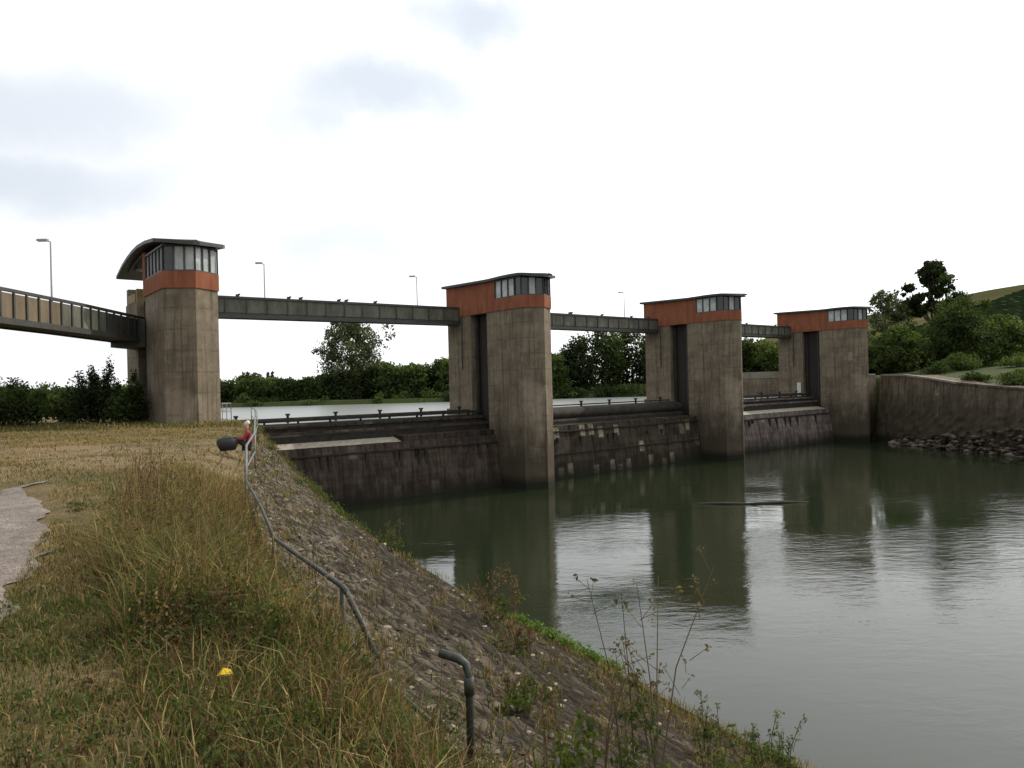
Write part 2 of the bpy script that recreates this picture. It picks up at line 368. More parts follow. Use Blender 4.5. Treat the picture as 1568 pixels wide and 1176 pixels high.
# ------------------------------------------------------------------ towers
def tower(i,first=False):
    root=empty('weir_pier_tower',T[i],ANG)
    hw=1.48
    plan=[(0,0),(hw,.92),(hw,5.4),(-hw,5.4),(-hw,.92)]
    mb=MB(); mb.prism(plan,-10.5,5.95,'conc'); mb.obj('pier_front',root)
    mb=MB(); mb.box((-.85,5.4,-10.5),(.85,7.7,5.9),'slot'); mb.obj('gate_slot_core',root)
    mb=MB(); mb.box((-hw,7.7,-10.5),(hw,11.1,5.95),'conc')
    mb.box((-hw-.18,7.5,-10.5),(hw+.18,11.3,-1.9),'conc'); mb.obj('pier_rear',root)
    mb=MB()
    for sx in (-1,1):
        mb.box((sx*1.0-.06,5.75,-9),(sx*1.0+.06,5.9,5.9),'bridge_d'); mb.box((sx*1.05-.08,7.2,-9),(sx*1.05+.08,7.45,5.9),'gdark')
    mb.obj('gate_guides',root)
    e=.06
    if first: end=5.6; ws=5.0
    else: end=11.15; ws=4.2
    hp=[(0,-e*1.2),(hw+e,.92-e),(hw+e,end),(-hw-e,end),(-hw-e,.92-e)]
    mb=MB(); mb.prism(hp,5.95,6.9,'orange')
    if not first: mb.prism([(hw+e,ws),(hw+e,end),(-hw-e,end),(-hw-e,ws)],6.9,lambda p:8.42+.025*(p[1]-ws),'orange')
    else: mb.prism([(hw+e,ws),(hw+e,end),(-hw-e,end),(-hw-e,ws)],6.9,8.6,'orange')
    mb.obj('machine_room_wall',root)
    inn=[(0,.3),(hw-.12,1.05),(hw-.12,ws),(-hw+.12,ws),(-hw+.12,1.05)]
    mb=MB(); mb.prism(inn,6.9,8.4,'pane_dark'); mb.obj('control_room_core',root)
    mp=MB(); mf=MB()
    segs=[((-hw,ws),(-hw,.92),5 if first else 4),((-hw,.92),(0,0),3),((0,0),(hw,.92),3),((hw,.92),(hw,ws),4)]
    for si,(p0,p1,n) in enumerate(segs):
        a=Vector((*p0,0)); c=Vector((*p1,0)); d=(c-a); ln=d.length; d.normalize()
        for k in range(n):
            q0=a+d*(ln*k/n+.05); q1=a+d*(ln*(k+1)/n-.05)
            lo,hi=6.98,8.3
            dark=(si==1 and k==0) or (not first and ((si==0 and k==3) or (si==1 and k==2) or si==2)) 
            mt='pane_dark' if dark else 'pane'
            inset=(Vector((0,3,0))-(q0+q1)/2); inset.z=0; inset.normalize(); inset*=.05
            if abs((q0-q1).x)<.01: inset=Vector((math.copysign(.05,-q0.x),0,0))
            q0=q0+inset; q1=q1+inset
            mp.add([(q0.x,q0.y,lo),(q1.x,q1.y,lo),(q1.x,q1.y,hi),(q0.x,q0.y,hi)],[(0,1,2,3)],mt)
        for k in range(n+1):
            q=a+d*(ln*k/n); mf.beam((q.x,q.y,6.9),(q.x,q.y,8.4),.08,.08,'frame')
        for z in (6.93,8.35): mf.beam((a.x,a.y,z),(c.x,c.y,z),.1,.09,'frame')
    mp.obj('window_panes',root); mf.obj('window_frames',root)
    mb=MB(); ov=.32
    rs=np.array([-ov*1.2,0,.45,.92,2,3,4,5,6.5,8,9.5,11.5])
    if first: rz=lambda s:float(np.interp(s,[-.4,1,3,5,7,9,10.2,11.5],[8.5,8.72,8.92,9.0,8.9,8.62,8.35,8.0]))
    else: rz=lambda s:float(np.interp(s,[-.4,.8,2.5,4.5,5,11.5],[8.42,8.58,8.64,8.6,8.6,8.78]))
    def wd(s):
        if s<=-ov*1.2: return .18
        return min(hw+ov+(.15 if first else 0),.4+ (s+ov*1.2)*1.55)
    vs=[];fs=[]
    for s_ in rs:
        w=wd(s_); z=rz(s_)
        vs+=[(-w,s_,z-.2),(w,s_,z-.2),(w,s_,z),(0,s_,z+.1),(-w,s_,z)]
    for k in range(len(rs)-1):
        for j in range(5):
            a0=k*5+j; a1=k*5+(j+1)%5; fs.append((a0,a1,a1+5,a0+5))
    fs.append((4,3,2,1,0)); q=(len(rs)-1)*5; fs.append((q,q+1,q+2,q+3,q+4))
    mb.add(vs,fs,'roof'); 
    mb.prism([(p[0]*.97,p[1]+.02) for p in plan[:2]]+[(hw*.97,end),(-hw*.97,end),(-hw*.97,.94)],8.4,8.5,'roof')
    mb.obj('roof_slab',root)
    if not first:
        mb=MB()
        mb.tube([(.3,.3,8.45),(.3,-.35,8.5)],.04,'frame',6); mb.tube([(.3,-.25,8.5),(.35,-.6,8.38)],.07,'frame',6); mb.obj('floodlight',root)
        mb=MB(); mb.tube([(-hw-.08,8.9,5.9),(-hw-.08,8.9,1.5)],.05,'bridge_d',6); mb.obj('downpipe',root)
    else:
        mb=MB(); mb.prism([(-hw,5.7),(hw,5.7),(hw,10.4),(-hw,10.4)],lambda p:8.55-.1*(p[1]-5.7),lambda p:8.72-.1*(p[1]-5.7),'bridge_d')
        mb.beam((-1.2,5.7,7.6),(-1.2,9.5,8.2),.12,.16,'bridge_d'); mb.obj('roof_bracket',root)
        mb=MB(); mb.box((-1.45,7.8,5.95),(.6,8.1,6.75),'yel'); mb.box((-1.45,10.3,5.95),(.9,10.9,7.0),'conc');mb.box((-1.5,8.1,5.95),(.8,10.3,6.5),'yel'); mb.obj('stair_head',root)
    return root
for i in range(4): tower(i,i==0)
mb=MB(); mb.box((-.012,0,0),(0,.55,3.4),'white')
g=mb.obj('water_gauge_board'); g.location=W(3,-1.70,7.9,-4.0); g.rotation_euler=(0,0,ANG)
mb=MB(); mb.box((-1.49,1.2,2.0),(-1.481,1.75,3.0),'conc_light'); g=mb.obj('repair_patch'); g.location=T[3]; g.rotation_euler=(0,0,ANG)

# ------------------------------------------------------------------ footbridge spans
def span(i):
    root=empty('footbridge'); A=T[i]+D*1.5+U*10.0; B=T[i+1]-D*1.5+U*10.0
    d=(B-A); L=d.length; ang=math.atan2(d.y,d.x); root.location=(A.x,A.y,0); root.rotation_euler=(0,0,ang)
    mb=MB(); mb.box((0,-.7,5.37),(L,.9,5.62),'bridge_d'); mb.obj('deck_girder',root)
    for yy,nm in ((-.72,'parapet_front'),(.88,'parapet_rear')):
        mb=MB(); mb.box((0,yy-.02,5.63),(L,yy+.02,6.62),'bridge')
        n=int(L/1.45)
        for k in range(n+1):
            x=L*k/n; mb.box((x-.045,yy-.09,5.45),(x+.045,yy-.022,6.6),'bridge_d')
        mb.box((0,yy-.1,6.62),(L,yy+.08,6.78),'bridge_d'); mb.box((0,yy-.13,5.30),(L,yy-.022,5.50),'bridge_d'); mb.obj(nm,root)
    mb=MB()
    for x in [random.uniform(.5,L-.5) for _ in range(9)]:
        mb.box((x,-.80,6.78),(x+.22,-.66,6.93),'bridge_d'); mb.tube([(x+.11,-.75,6.88),(x+.26,-.85,6.93)],.06,'black',6)
    mb.obj('small_floodlights',root)
for i in range(3): span(i)
def left_bridge():
    pts=[Vector((-22.75,44.9,0)),Vector((-22.1,37,0)),Vector((-21.9,30.8,0)),Vector((-21.9,12,0))]
    root=empty('access_bridge'); mb=MB(); mp=MB(); mr=MB()
    z0,z1=3.25,4.72
    for a,b_ in zip(pts[:-1],pts[1:]):
        n=max(1,int((b_-a).length/.82))
        for k in range(n):
            q0=a+(b_-a)*(k/n); q1=a+(b_-a)*((k+1)/n)
            g='bridge_d' if q0.y>40.5 else (random.choice(['pgreen','pgreen','bridge']) if (q0.y>35.5) else ('ochre' if random.random()<.85 else 'bridge'))
            for o in (0,-1.6):
                mp.beam((q0.x+o,q0.y,(z0+z1)/2+.05),(q1.x+o,q1.y,(z0+z1)/2+.05),.05,1.1,g)
                mb.beam((q0.x+o+.05,q0.y,z0+.1),(q0.x+o+.05,q0.y,z1),.08,.1,'bridge_d')
        for o in (0,-1.6):
            mr.beam((a.x+o,a.y,z1),(b_.x+o,b_.y,z1),.16,.14,'bridge_d'); mr.beam((a.x+o+.03,a.y,z0+.1),(b_.x+o+.03,b_.y,z0+.1),.2,.28,'bridge_d')
        mr.beam((a.x-.8,a.y,z0+.1),(b_.x-.8,b_.y,z0+.1),1.5,.16,'bridge_d')
    mb.obj('ribs',root); mp.obj('side_panels',root); mr.obj('girders',root)
    mb=MB(); mb.box((-23.6,14.5,-2),(-22.2,15.6,3.2),'conc'); mb.box((-24.3,43.6,2.9),(-22.2,46.4,4.6),'bridge_d'); mb.obj('support_pier',root)
left_bridge()
def lamp(x,y,z,h,dirx):
    mb=MB(); mb.tube([(x,y,z-.9),(x,y,z+h)],[.05,.035],'galv',8)
    mb.tube([(x,y,z+h-.02),(x+dirx*.25,y,z+h+.05)],.025,'galv',6)
    hx=x+dirx*.12
    mb.prism([(hx+dirx*.5,y-.11),(hx,y-.09),(hx,y+.09),(hx+dirx*.5,y+.11)],z+h+.02,z+h+.13,'galv')
    mb.obj('street_lamp')
lamp(-21.95-.3,34.9,4.7,2.85,-1)
for i,t in ((0,7.6),(0,20.7),(1,20.3),(2,15.6)):
    q=T[i]+U*10.2+D*t; lamp(q.x,q.y,6.75,2.7,-1)

# ------------------------------------------------------------------ gates
def gate(i,kind):
    a0=1.5 if i else 2.2
    A=T[i]+D*a0; B=T[i+1]-D*1.5; d=B-A; L=d.length; ang=math.atan2(d.y,d.x)
    root=empty('weir_gate',(A.x,A.y,0),ang)
    gm={1:'gate',2:'gate2',3:'gate3'}[kind]
    def ext(prof,mat,nm,x0=0,x1=None):
        x1=L if x1 is None else x1; n=len(prof); mb=MB()
        v=[(x0,s,z) for s,z in prof]+[(x1,s,z) for s,z in prof]
        mb.add(v,[tuple(range(n)),tuple(range(n,2*n))[::-1]]+[(k,n+k,n+(k+1)%n,(k+1)%n) for k in range(n)],mat); return mb.obj(nm,root)
    top=-3.95 if kind!=2 else -3.6
    ext([(3.9,-10.5),(3.9,-8),(4.0,-6.8),(4.2,-5.4),(4.55,top),(6.0,top),(6.0,-10.5)],gm,'lower_leaf')
    if kind==2:
        ext([(6.1,-8),(6.1,-3.3)]+[(7.3-1.1*math.cos(t)*1.0,-2.75+.62*math.sin(t)) for t in np.linspace(-.6,1.57,9)]+[(8.4,-2.15),(8.4,-8)],'gdark','upper_drum')
    else:
        ext([(6.02,-8),(6.02,-3.2),(6.6,-2.95),(6.6,-2.55),(7.1,-2.35),(8.4,-2.35),(8.4,-8)],'gdark','upper_leaf')
        lw=L*.6 if kind==1 else L
        ext([(4.75,top+.01),(5.95,top+.30),(5.95,top+.01)],'grate','walkway',0,lw)
        mb=MB(); mb.box((0,5.85,-3.05),(L,6.0,-2.9),gm); mb.box((0,6.45,-2.62),(L,6.58,-2.45),gm)
        if kind==1: mb.box((lw,4.8,top+.005),(L,5.98,top+.42),'gate')
        mb.box((0,7.0,-2.2),(L,7.3,-1.98),'gdark'); 
        for k in range(9): x=L*(k+.5)/9; mb.box((x-.05,7.05,-2.4),(x+.05,7.25,-2.2),'gdark')
        mb.obj('top_beams',root)
    mb=MB(); n=int(L/2.4)
    prof=[(3.88,-8.2),(3.99,-6.8),(4.19,-5.4),(4.53,top-.03)]
    for k in range(n+1):
        x=L*k/n
        for (s0,z0),(s1,z1) in zip(prof[:-1],prof[1:]): mb.beam((x,s0,z0),(x,s1,z1),.05,.05,gm)
    for s_,z_ in (((4.38,top-.55),) if kind!=2 else ((4.38,top-.5),(4.1,-6.0))): mb.beam((0,s_,z_),(L,s_,z_),.16,.12,'gdark')
    mb.obj('ribs',root)
    mb=MB()
    for k in range(6):
        x=L*(k+.5)/6; mb.box((x-.07,7.5,-2.3),(x+.07,7.65,-1.75),'gdark'); mb.box((x-.13,7.45,-1.75),(x+.13,7.7,-1.62),'black')
    mb.tube([(0,7.9,-1.98),(L,7.9,-1.98)],.06,'gdark',6)
    for k in range(10):
        x=random.uniform(1,L-1); mb.box((x-.12,4.15,-4.9-random.random()*1.5),(x+.12,4.5,-4.6),'gdark')
    mb.obj('fittings',root)
gate(0,1); gate(1,2); gate(2,3)
mb=MB(); 
root=empty('abutment',T[0],ANG)
mb.prism([(1.5,1.2),(2.7,2.0),(2.9,12),(1.5,12)],-10.5,-1.66,'conc_light'); mb.obj('wall',root)
mb=MB()
pl=[(1.8,1.7,-1.66),(2.5,2.3,-1.66),(2.7,8,-1.66),(1.9,8.2,-1.66)]
for k in range(3):
    a,b_=pl[k],pl[k+1]
    for z in (.5,1.0): mb.tube([(a[0],a[1],a[2]+z),(b_[0],b_[1],b_[2]+z)],.025,'galv',6)
    for u in (0,.5,1): q=[a[j]+(b_[j]-a[j])*u for j in range(3)]; mb.tube([q,(q[0],q[1],q[2]+1)],.025,'galv',6)
mb.obj('railing',root)

# ------------------------------------------------------------------ right bank wall
wy=np.arange(89,20,-.5)
mb=MB(); v=[];f=[]; n=len(wy)
for j,y in enumerate(wy):
    gx=float(right_x(y)); zt=float(right_top(y))+.12+(0 if y>79 else .06*math.sin(y*2.1)+.05*math.sin(y*5.3))
    for k in range(17):
        q=k/16; rough=(.05 if y>76 else .10)*(1-q)+(.02 if q>.6 else .08)
        o=rough*random.uniform(-1,1)
        v.append((gx-.3+.9*q+o,y,-9+(zt+9)*q))
    v.append((gx+3.8,y,zt))
for i in range(n-1):
    for k in range(17): f.append((i*18+k,(i+1)*18+k,(i+1)*18+k+1,i*18+k+1))
mb.add(v,f,'conc_dark')
mb.obj('river_wall')
mb=MB()
for i in range(0,n-8,8):
    y0,y1=wy[i],wy[i+8]+.04
    a=(float(right_x(y0))+.75,y0,float(right_top(y0))+.2); b_=(float(right_x(y1))+.75,y1,float(right_top(y1))+.2)
    mb.beam(a,b_,.5,.22,'conc_light' if wy[i]>80 else 'conc_dark')
mb.obj('wall_coping')
mb=MB(); root=empty('bank_abutment',T[3],ANG)
mb.prism([(1.5,1.5),(4.5,1.2),(4.5,30),(1.9,30),(1.5,12)],-10.5,.12,'conc'); mb.box((1.5,1.2,.12),(4.4,1.45,.3),'conc_light'); mb.box((1.7,12.5,.12),(1.95,29.5,1.0),'conc_light'); mb.obj('wall',root)
mb=MB(); mb.box((66,109.4,-1.5),(150,110,.95),'conc_light'); mb.box((66,109.3,.95),(150,110.1,1.07),'conc_light'); mb.obj('parapet_wall')

def stones(name,pts,smin,smax,cols):
    mb=MB()
    base=np.array([(0,0,1),(.9,0,.3),(.3,.85,.35),(-.7,.5,.3),(-.75,-.5,.35),(.25,-.9,.3),(.6,.3,-.5),(-.2,.6,-.6),(-.7,0,-.5),(-.1,-.6,-.6),(.6,-.4,-.5)])
    fc=[(0,1,2),(0,2,3),(0,3,4),(0,4,5),(0,5,1),(1,6,2),(2,6,7),(2,7,3),(3,7,8),(3,8,4),(4,8,9),(4,9,5),(5,9,10),(5,10,1),(1,10,6),(6,10,9,8,7)]
    for p in pts:
        s=random.uniform(smin,smax)*(1 if random.random()<.85 else 1.5); v=base*(1+rng.normal(0,.12,base.shape))
        v=v*np.array([random.uniform(.7,1.3),random.uniform(.7,1.2),random.uniform(.35,.8)])*s
        t=random.uniform(0,6.3); ct,st=math.cos(t),math.sin(t)
        v=np.stack([v[:,0]*ct-v[:,1]*st,v[:,0]*st+v[:,1]*ct,v[:,2]],1)+np.array(p)
        c=np.array(random.choice(cols))*random.uniform(.7,1.2); mb.add(v,fc,'vstone',c)
    return mb.obj(name)
pts=[]
for k in range(620):
    y=random.uniform(50,85); q=random.random()**1.8; hmax=2.7*min(1,max(.3,(86-y)/14)); x=float(right_x(y))-1.1+1.3*q+random.uniform(-.3,.3); pts.append((x,y,-8.1+hmax*q+random.uniform(-.1,.2)))
stones('riprap_rocks',pts,.15,.48,[(.045,.038,.028),(.07,.058,.042),(.032,.027,.02),(.12,.105,.08)])
pts=[]
for k in range(4200):
    y=3+ (random.random()**1.6)*30; w=float(foot_x(y)-rail_x(y)); q=random.random()**2.4*.8
    if sn(y*1.0,q*w,1.1)<-.05+.35*q and random.random()<.85: continue
    x=float(rail_x(y))+w*q; z=float(rail_z(y))+(WL-float(rail_z(y)))*q+.05; pts.append((x,y,z))
stones('loose_stones',pts,.012,.065,[(.07,.055,.042),(.13,.105,.08),(.035,.028,.022),(.09,.072,.055),(.25,.21,.16),(.19,.155,.115)])

# ------------------------------------------------------------------ foliage
def leaves(mb,centers,radii,n,size,cols,squash=1.0,shell=.45):
    c=np.asarray(centers,float); r=np.asarray(radii,float)
    d=rng.normal(size=(n,3)); d/=np.linalg.norm(d,axis=1)[:,None]
    rr=rng.random(n)**shell
    lump=1+.22*np.sin(d[:,0]*5+c[0])*np.cos(d[:,2]*6+c[1])+.12*np.sin(d[:,1]*11)
    P=c+d*r*(rr*lump)[:,None]
    a=rng.normal(size=(n,3)); a/=np.linalg.norm(a,axis=1)[:,None]
    b_=np.cross(a,rng.normal(size=(n,3))); b_/=np.linalg.norm(b_,axis=1)[:,None]
    s=size*(.6+.8*rng.random(n))[:,None]
    V=np.stack([P-a*s,P-b_*s*.5,P+a*s,P+b_*s*.5],1).reshape(-1,3)
    Fc=(np.arange(n)[:,None]*4+np.arange(4)).tolist()
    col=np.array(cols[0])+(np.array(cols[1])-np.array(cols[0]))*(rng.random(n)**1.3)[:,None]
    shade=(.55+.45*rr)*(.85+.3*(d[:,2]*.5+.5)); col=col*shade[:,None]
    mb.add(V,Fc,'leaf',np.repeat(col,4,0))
G1=((.022,.036,.010),(.06,.09,.02)); G2=((.032,.052,.015),(.105,.14,.035)); G3=((.013,.021,.008),(.038,.056,.016)); G4=((.045,.06,.03),(.115,.14,.07))
def tree(name,x,y,top,cr,trunk_r=.25,n=5000,size=.22,cols=G1,crown_bot=.25,nb=16,airy=False,zb=None):
    mb=MB(); zb=float(H(x,y)) if zb is None else zb; h=top-zb
    tp=[Vector((x,y,zb-.3))]; 
    for k in range(1,6): tp.append(Vector((x+random.uniform(-.25,.25)*cr*.2*k/2,y+random.uniform(-.2,.2),zb+h*.85*k/5)))
    mb.tube(tp,[trunk_r*(1.15-.2*k) for k in range(6)],'bark',7)
    cl=[]
    for k in range(nb):
        q=crown_bot+(1-crown_bot)*(k+.5)/nb; env=math.sin(math.pi*min(1,max(.08,(q-crown_bot)/(1-crown_bot)*.86+.12)))**.6
        t=k*2.4+random.uniform(-.5,.5); rr=cr*env*random.uniform(.35,.85)
        c=Vector((x+rr*math.cos(t),y+rr*math.sin(t),zb+h*q*.93)); r=cr*random.uniform(.26,.46)*(.8 if airy else 1.05)
        j=min(4,int(q*5*.7)); st=tp[j].lerp(tp[j+1],.3)
        mid=st.lerp(c,.5)+Vector((0,0,.3)); mb.tube([st,mid,c],[trunk_r*.38,trunk_r*.24,trunk_r*.08],'bark',5)
        cl.append((c,r))
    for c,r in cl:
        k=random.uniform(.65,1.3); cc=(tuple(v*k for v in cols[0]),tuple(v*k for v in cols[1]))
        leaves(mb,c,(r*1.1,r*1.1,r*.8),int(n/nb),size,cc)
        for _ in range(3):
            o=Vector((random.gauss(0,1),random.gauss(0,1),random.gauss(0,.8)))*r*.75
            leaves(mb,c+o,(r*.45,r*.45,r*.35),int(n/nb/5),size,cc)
    return mb.obj(name)
def bush(name,x,y,w,h,n=3500,size=.12,cols=G1,zb=None,dep=None):
    mb=MB(); zb=float(H(x,y)) if zb is None else zb; dep=dep or w
    for k in range(9):
        cx=x+random.uniform(-.7,.7)*w/2; cy=y+random.uniform(-.7,.7)*dep/2
        hh=h*random.uniform(.55,1)*(1-.35*abs(cx-x)/(w/2))
        mb.tube([(x+(cx-x)*.4,y+(cy-y)*.4,zb-.1),(cx,cy,zb+hh*.75)],[.05,.015],'bark',5)
        kk=random.uniform(.7,1.25); cc=(tuple(v*kk for v in cols[0]),tuple(v*kk for v in cols[1]))
        leaves(mb,(cx,cy,zb+hh*.52),(w*.24,dep*.24,hh*.5),int(n/9),size,cc)
        leaves(mb,(cx+random.uniform(-.3,.3),cy,zb+hh*.95),(w*.09,dep*.09,hh*.22),int(n/45),size,cc)
    return mb.obj(name)
mb=MB()
prof_x=[-150,-110,-90,-78,-60,-50,-46,-42,-38,-33,-28,-22,-18,-13,-6,2,6,9,12,17,22,27,33,38,42,46,50,56,62,75,95,130]
prof_h=[6,4,1.5,1.2,1.8,1.8,3.2,2.8,2.0,2.8,3.8,4.6,4.2,5.2,5,5.4,6,7,10.0,10.8,10.6,9.4,8.6,8,7.8,8.2,8.8,8.5,8,8,7,7]
x=-150
while x<120:
    h=float(np.interp(x,prof_x,prof_h))*random.uniform(.8,1.04)+.2; y=random.uniform(120.5,129)+(3 if h>6 else 0); base=-1.8
    H0=h-base; r=random.uniform(1.4,2.3)*(1+max(0,H0-6)*.09); cols=random.choice([G1,G1,G2,G3]) if x<5 or x>30 else random.choice([G3,G3,G1])
    kk=random.uniform(.7,1.2); cols=(tuple(v*kk for v in cols[0]),tuple(v*kk for v in cols[1]))
    mb.tube([(x,y,base-.3),(x,y,base+H0*.7)],[.18,.06],'bark',5)
    nn=4 if H0<6 else 7
    for k in range(nn):
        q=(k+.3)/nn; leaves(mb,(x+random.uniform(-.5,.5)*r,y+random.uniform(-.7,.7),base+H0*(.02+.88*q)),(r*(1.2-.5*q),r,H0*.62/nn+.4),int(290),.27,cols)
    x+=r*random.uniform(.4,.62)
for cx in (-48.5,-47.2,-44.8,-44.0):
    for k in range(7): leaves(mb,(cx,132,-.5+k*.62),(1.1-.14*k,1.1-.14*k,.45),70,.2,G3)
for k in range(230):
    x=random.uniform(-120,70) if k%2 else random.uniform(5,60); y=116.5+3*math.sin(x*.05)+random.uniform(-.6,2.5); h=random.uniform(.6,2.1)
    leaves(mb,(x,y,-2.3+h*.5),(random.uniform(.8,2),1,h*.6),130,.2,random.choice([G1,G3,G2]))
mb.obj('distant_tree_line')
tree('willow_tree',-28.3,127,12.6,5.8,.35,9500,.24,G4,.10,26)
tree('poplar_tree',70.0,119,19.8,4.4,.35,6500,.27,G3,.54,17,True)
tree('ash_tree',60.5,116,14.4,3.9,.2,4800,.2,G4,.12,20,True)
tree('ash_tree',65.0,120,13.6,3.8,.2,4200,.2,G2,.12,18,True)
tree('ash_tree',74.0,121,12.0,3.6,.2,4200,.2,G1,.15,16,True)
tree('linden_tree',64.5,103,10.3,5.2,.3,10500,.2,G1,.04,24)
tree('linden_tree',72.5,106,7.6,4.4,.3,8000,.2,G2,.04,20)
tree('linden_tree',78.0,112,4.4,3.2,.25,4500,.2,G1,.04,14)
tree('linden_tree',58.0,108,7.4,3.6,.25,6000,.2,G2,.04,16)
tree('alder_tree',46.5,104,7.8,3.2,.25,4500,.2,G1,.05,14); tree('alder_tree',51.5,118,10.6,3.2,.25,4000,.2,G1,.05,14)
bush('hedge_shrub',59.5,95,7,2.6,3500,.14,G2); bush('hedge_shrub',55,92,5,1.6,2500,.12,G1); bush('hedge_shrub',66,92,7,1.8,2500,.14,G2)
bush('bank_shrub',53,74,5,1.7,3000,.11,G1); bush('bank_shrub',56,78,6,1.5,3000,.12,G2); bush('bank_shrub',50.9,79,3,1.1,1800,.1,G1)
bush('hazel_bush',-29.5,41.5,4.2,3.5,6500,.10,G1); bush('hazel_bush',-31.5,44,4,3.2,4500,.10,G3)
bush('hazel_bush',-25.0,43.5,3.0,3.8,6500,.09,G3); bush('hazel_bush',-22.9,42.6,2.2,3.0,4500,.09,G1); bush('hazel_bush',-27.3,44.5,2.6,2.3,3500,.09,G2)
bush('hazel_bush',-46,70,12,3.2,5000,.16,G1)

# vineyard hill
hx=np.linspace(130,900,110); hy=np.linspace(170,900,90); HX,HY=np.meshgrid(hx,hy)
ss=lambda t:np.clip(t,0,1)**2*(3-2*np.clip(t,0,1))
def HZ(HX,HY): return -2+ss((HY-180-.0*HX)/270)*(ss((HX-120)/260)*60+np.clip((HX-300)/400,0,1)*30)+1.2*sn(HX,HY,.02)
m,nt,b=newmat('vineyard_soil'); p=pos(nt)
c=mix(nt,ramp(nt,noise(nt,p,.05,6,.7),[(.4,0),(.6,1)]),(.07,.072,.03),(.105,.095,.048))
c=mix(nt,mrange(nt,sepz(nt,p),44,52),c,(.06,.06,.028))
nt.links.new(c,b.inputs['Base Color']); b.inputs['Roughness'].default_value=1; b.inputs['Specular IOR Level'].default_value=0
hz=HZ(HX,HY)
I=np.arange(110*90).reshape(90,110); FF=np.stack([I[:-1,:-1],I[:-1,1:],I[1:,1:],I[1:,:-1]],-1).reshape(-1,4)
gridobj('vineyard_hill',np.stack([HX.ravel(),HY.ravel(),hz.ravel()],1),FF,m)
# vine rows as real hedge strips on the hill
mb=MB()
for blk,(x0,x1,ya,yb,dirx,diry) in enumerate([(215,420,235,330,.25,.97),(215,460,338,445,-.35,.94)]):
    for x in np.arange(x0,x1,4.6):
        pts=[]
        L=(yb-ya)/diry
        for t in np.arange(0,L,3.0):
            px=x+dirx*t; pyy=ya+diry*t
            pts.append((px,pyy,float(HZ(px,pyy))))
        n=len(pts); v=[]
        for q in pts:
            j=random.uniform(-.25,.25); hh=1.9+random.uniform(-.35,.35)
            v+=[(q[0]-.8,q[1],q[2]-.3),(q[0]-.55+j,q[1],q[2]+hh),(q[0]+.55+j,q[1],q[2]+hh),(q[0]+.8,q[1],q[2]-.3)]
        f=[(i*4+k,i*4+k+1,i*4+k+5,i*4+k+4) for i in range(n-1) for k in range(3)]
        cols=np.repeat(np.array([(.028,.048,.012)])*(.7+.7*rng.random(n))[:,None],4,0)
        mb.add(v,f,'leaf',cols)
mb.obj('vine_rows')

# ------------------------------------------------------------------ grass
STRAW=np.array((.27,.20,.09)); STR2=np.array((.18,.127,.054)); GRN=np.array((.08,.10,.024)); GR2=np.array((.042,.062,.014)); BRN=np.array((.10,.058,.03))
def blades(mb,x,y,z,h,w,lean,col):
    n=len(x); t=rng.random(n)*6.283; dx=np.cos(t); dy=np.sin(t); ph=rng.random(n)*6.283; wx=np.cos(ph)*w/2; wy=np.sin(ph)*w/2
    P=np.empty((n,5,3)); 
    P[:,0]=np.stack([x-wx,y-wy,z-.02],1); P[:,1]=np.stack([x+wx,y+wy,z-.02],1)
    mx=x+dx*lean*h*.3; my=y+dy*lean*h*.3
    P[:,2]=np.stack([mx+wx*.8,my+wy*.8,z+h*.55],1); P[:,3]=np.stack([mx-wx*.8,my-wy*.8,z+h*.55],1)
    P[:,4]=np.stack([x+dx*lean*h,y+dy*lean*h,z+h*(1-.25*lean)],1)
    i=np.arange(n)*5
    F=[f for k in i.tolist() for f in ((k,k+1,k+2,k+3),(k+3,k+2,k+4))]
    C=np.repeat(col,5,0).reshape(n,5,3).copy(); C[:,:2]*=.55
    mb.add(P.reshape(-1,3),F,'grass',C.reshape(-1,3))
def mixc(n,ws):
    cols=np.array([STRAW,STR2,GRN,GR2,BRN]); k=rng.choice(5,n,p=np.array(ws)/sum(ws)); return cols[k]*(.7+.6*rng.random(n))[:,None]
def onpath(x,y): return np.abs(x-np.interp(y,[1,5.8,9.8,13.5],PX))<np.where(y<14,.68,0)
def field(mb,n,y0,y1,pw,hmin,hmax,w,ws_dry,ws_grn,xl=None,xr=None,gb=.12,dn=.1,patch=None):
    y=y0+(y1-y0)*rng.random(n)**pw; l=-.78*y-1.0 if xl is None else rail_x(y)+xl; r=rail_x(y)+.35 if xr is None else rail_x(y)+xr
    x=l+(r-l)*rng.random(n); dens=sn(x,y,1.1,1)+.5*sn(x,y,3.3,2)
    k=(~onpath(x,y))&(dens+rng.random(n)*1.6>dn)
    if patch is not None: k&=patch(x,y)
    x,y,dens=x[k],y[k],dens[k]; z=H(x,y); a=(x+17.7)*D.x+(y-40.5)*D.y; s=(x+17.7)*U.x+(y-40.5)*U.y
    k=~((a>-1.6)&(s>-.1)); x,y,z,dens=x[k],y[k],z[k],dens[k]
    n=len(x); g=sn(x,y,.8,4)+rng.normal(0,.35,n)>gb
    col=np.where(g[:,None],mixc(n,ws_grn),mixc(n,ws_dry)); h=(hmin+(hmax-hmin)*rng.random(n)**2)*(1+.35*dens)
    blades(mb,x,y,z,np.maximum(h,.02),w*(.6+.8*rng.random(n)),.2+.9*rng.random(n),col)
worn=lambda x,y:~((y>15)&(y<26)&(sn(x*.5,y,.5,3)>-.2)&(rng.random(len(x))<.75))
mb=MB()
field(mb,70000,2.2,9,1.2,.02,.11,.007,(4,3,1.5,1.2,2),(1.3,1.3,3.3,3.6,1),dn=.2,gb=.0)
field(mb,36000,8,22,1.2,.025,.11,.012,(5,4,1,.8,.9),(2,2,2.5,2,.6),gb=.3,dn=.3,patch=worn)
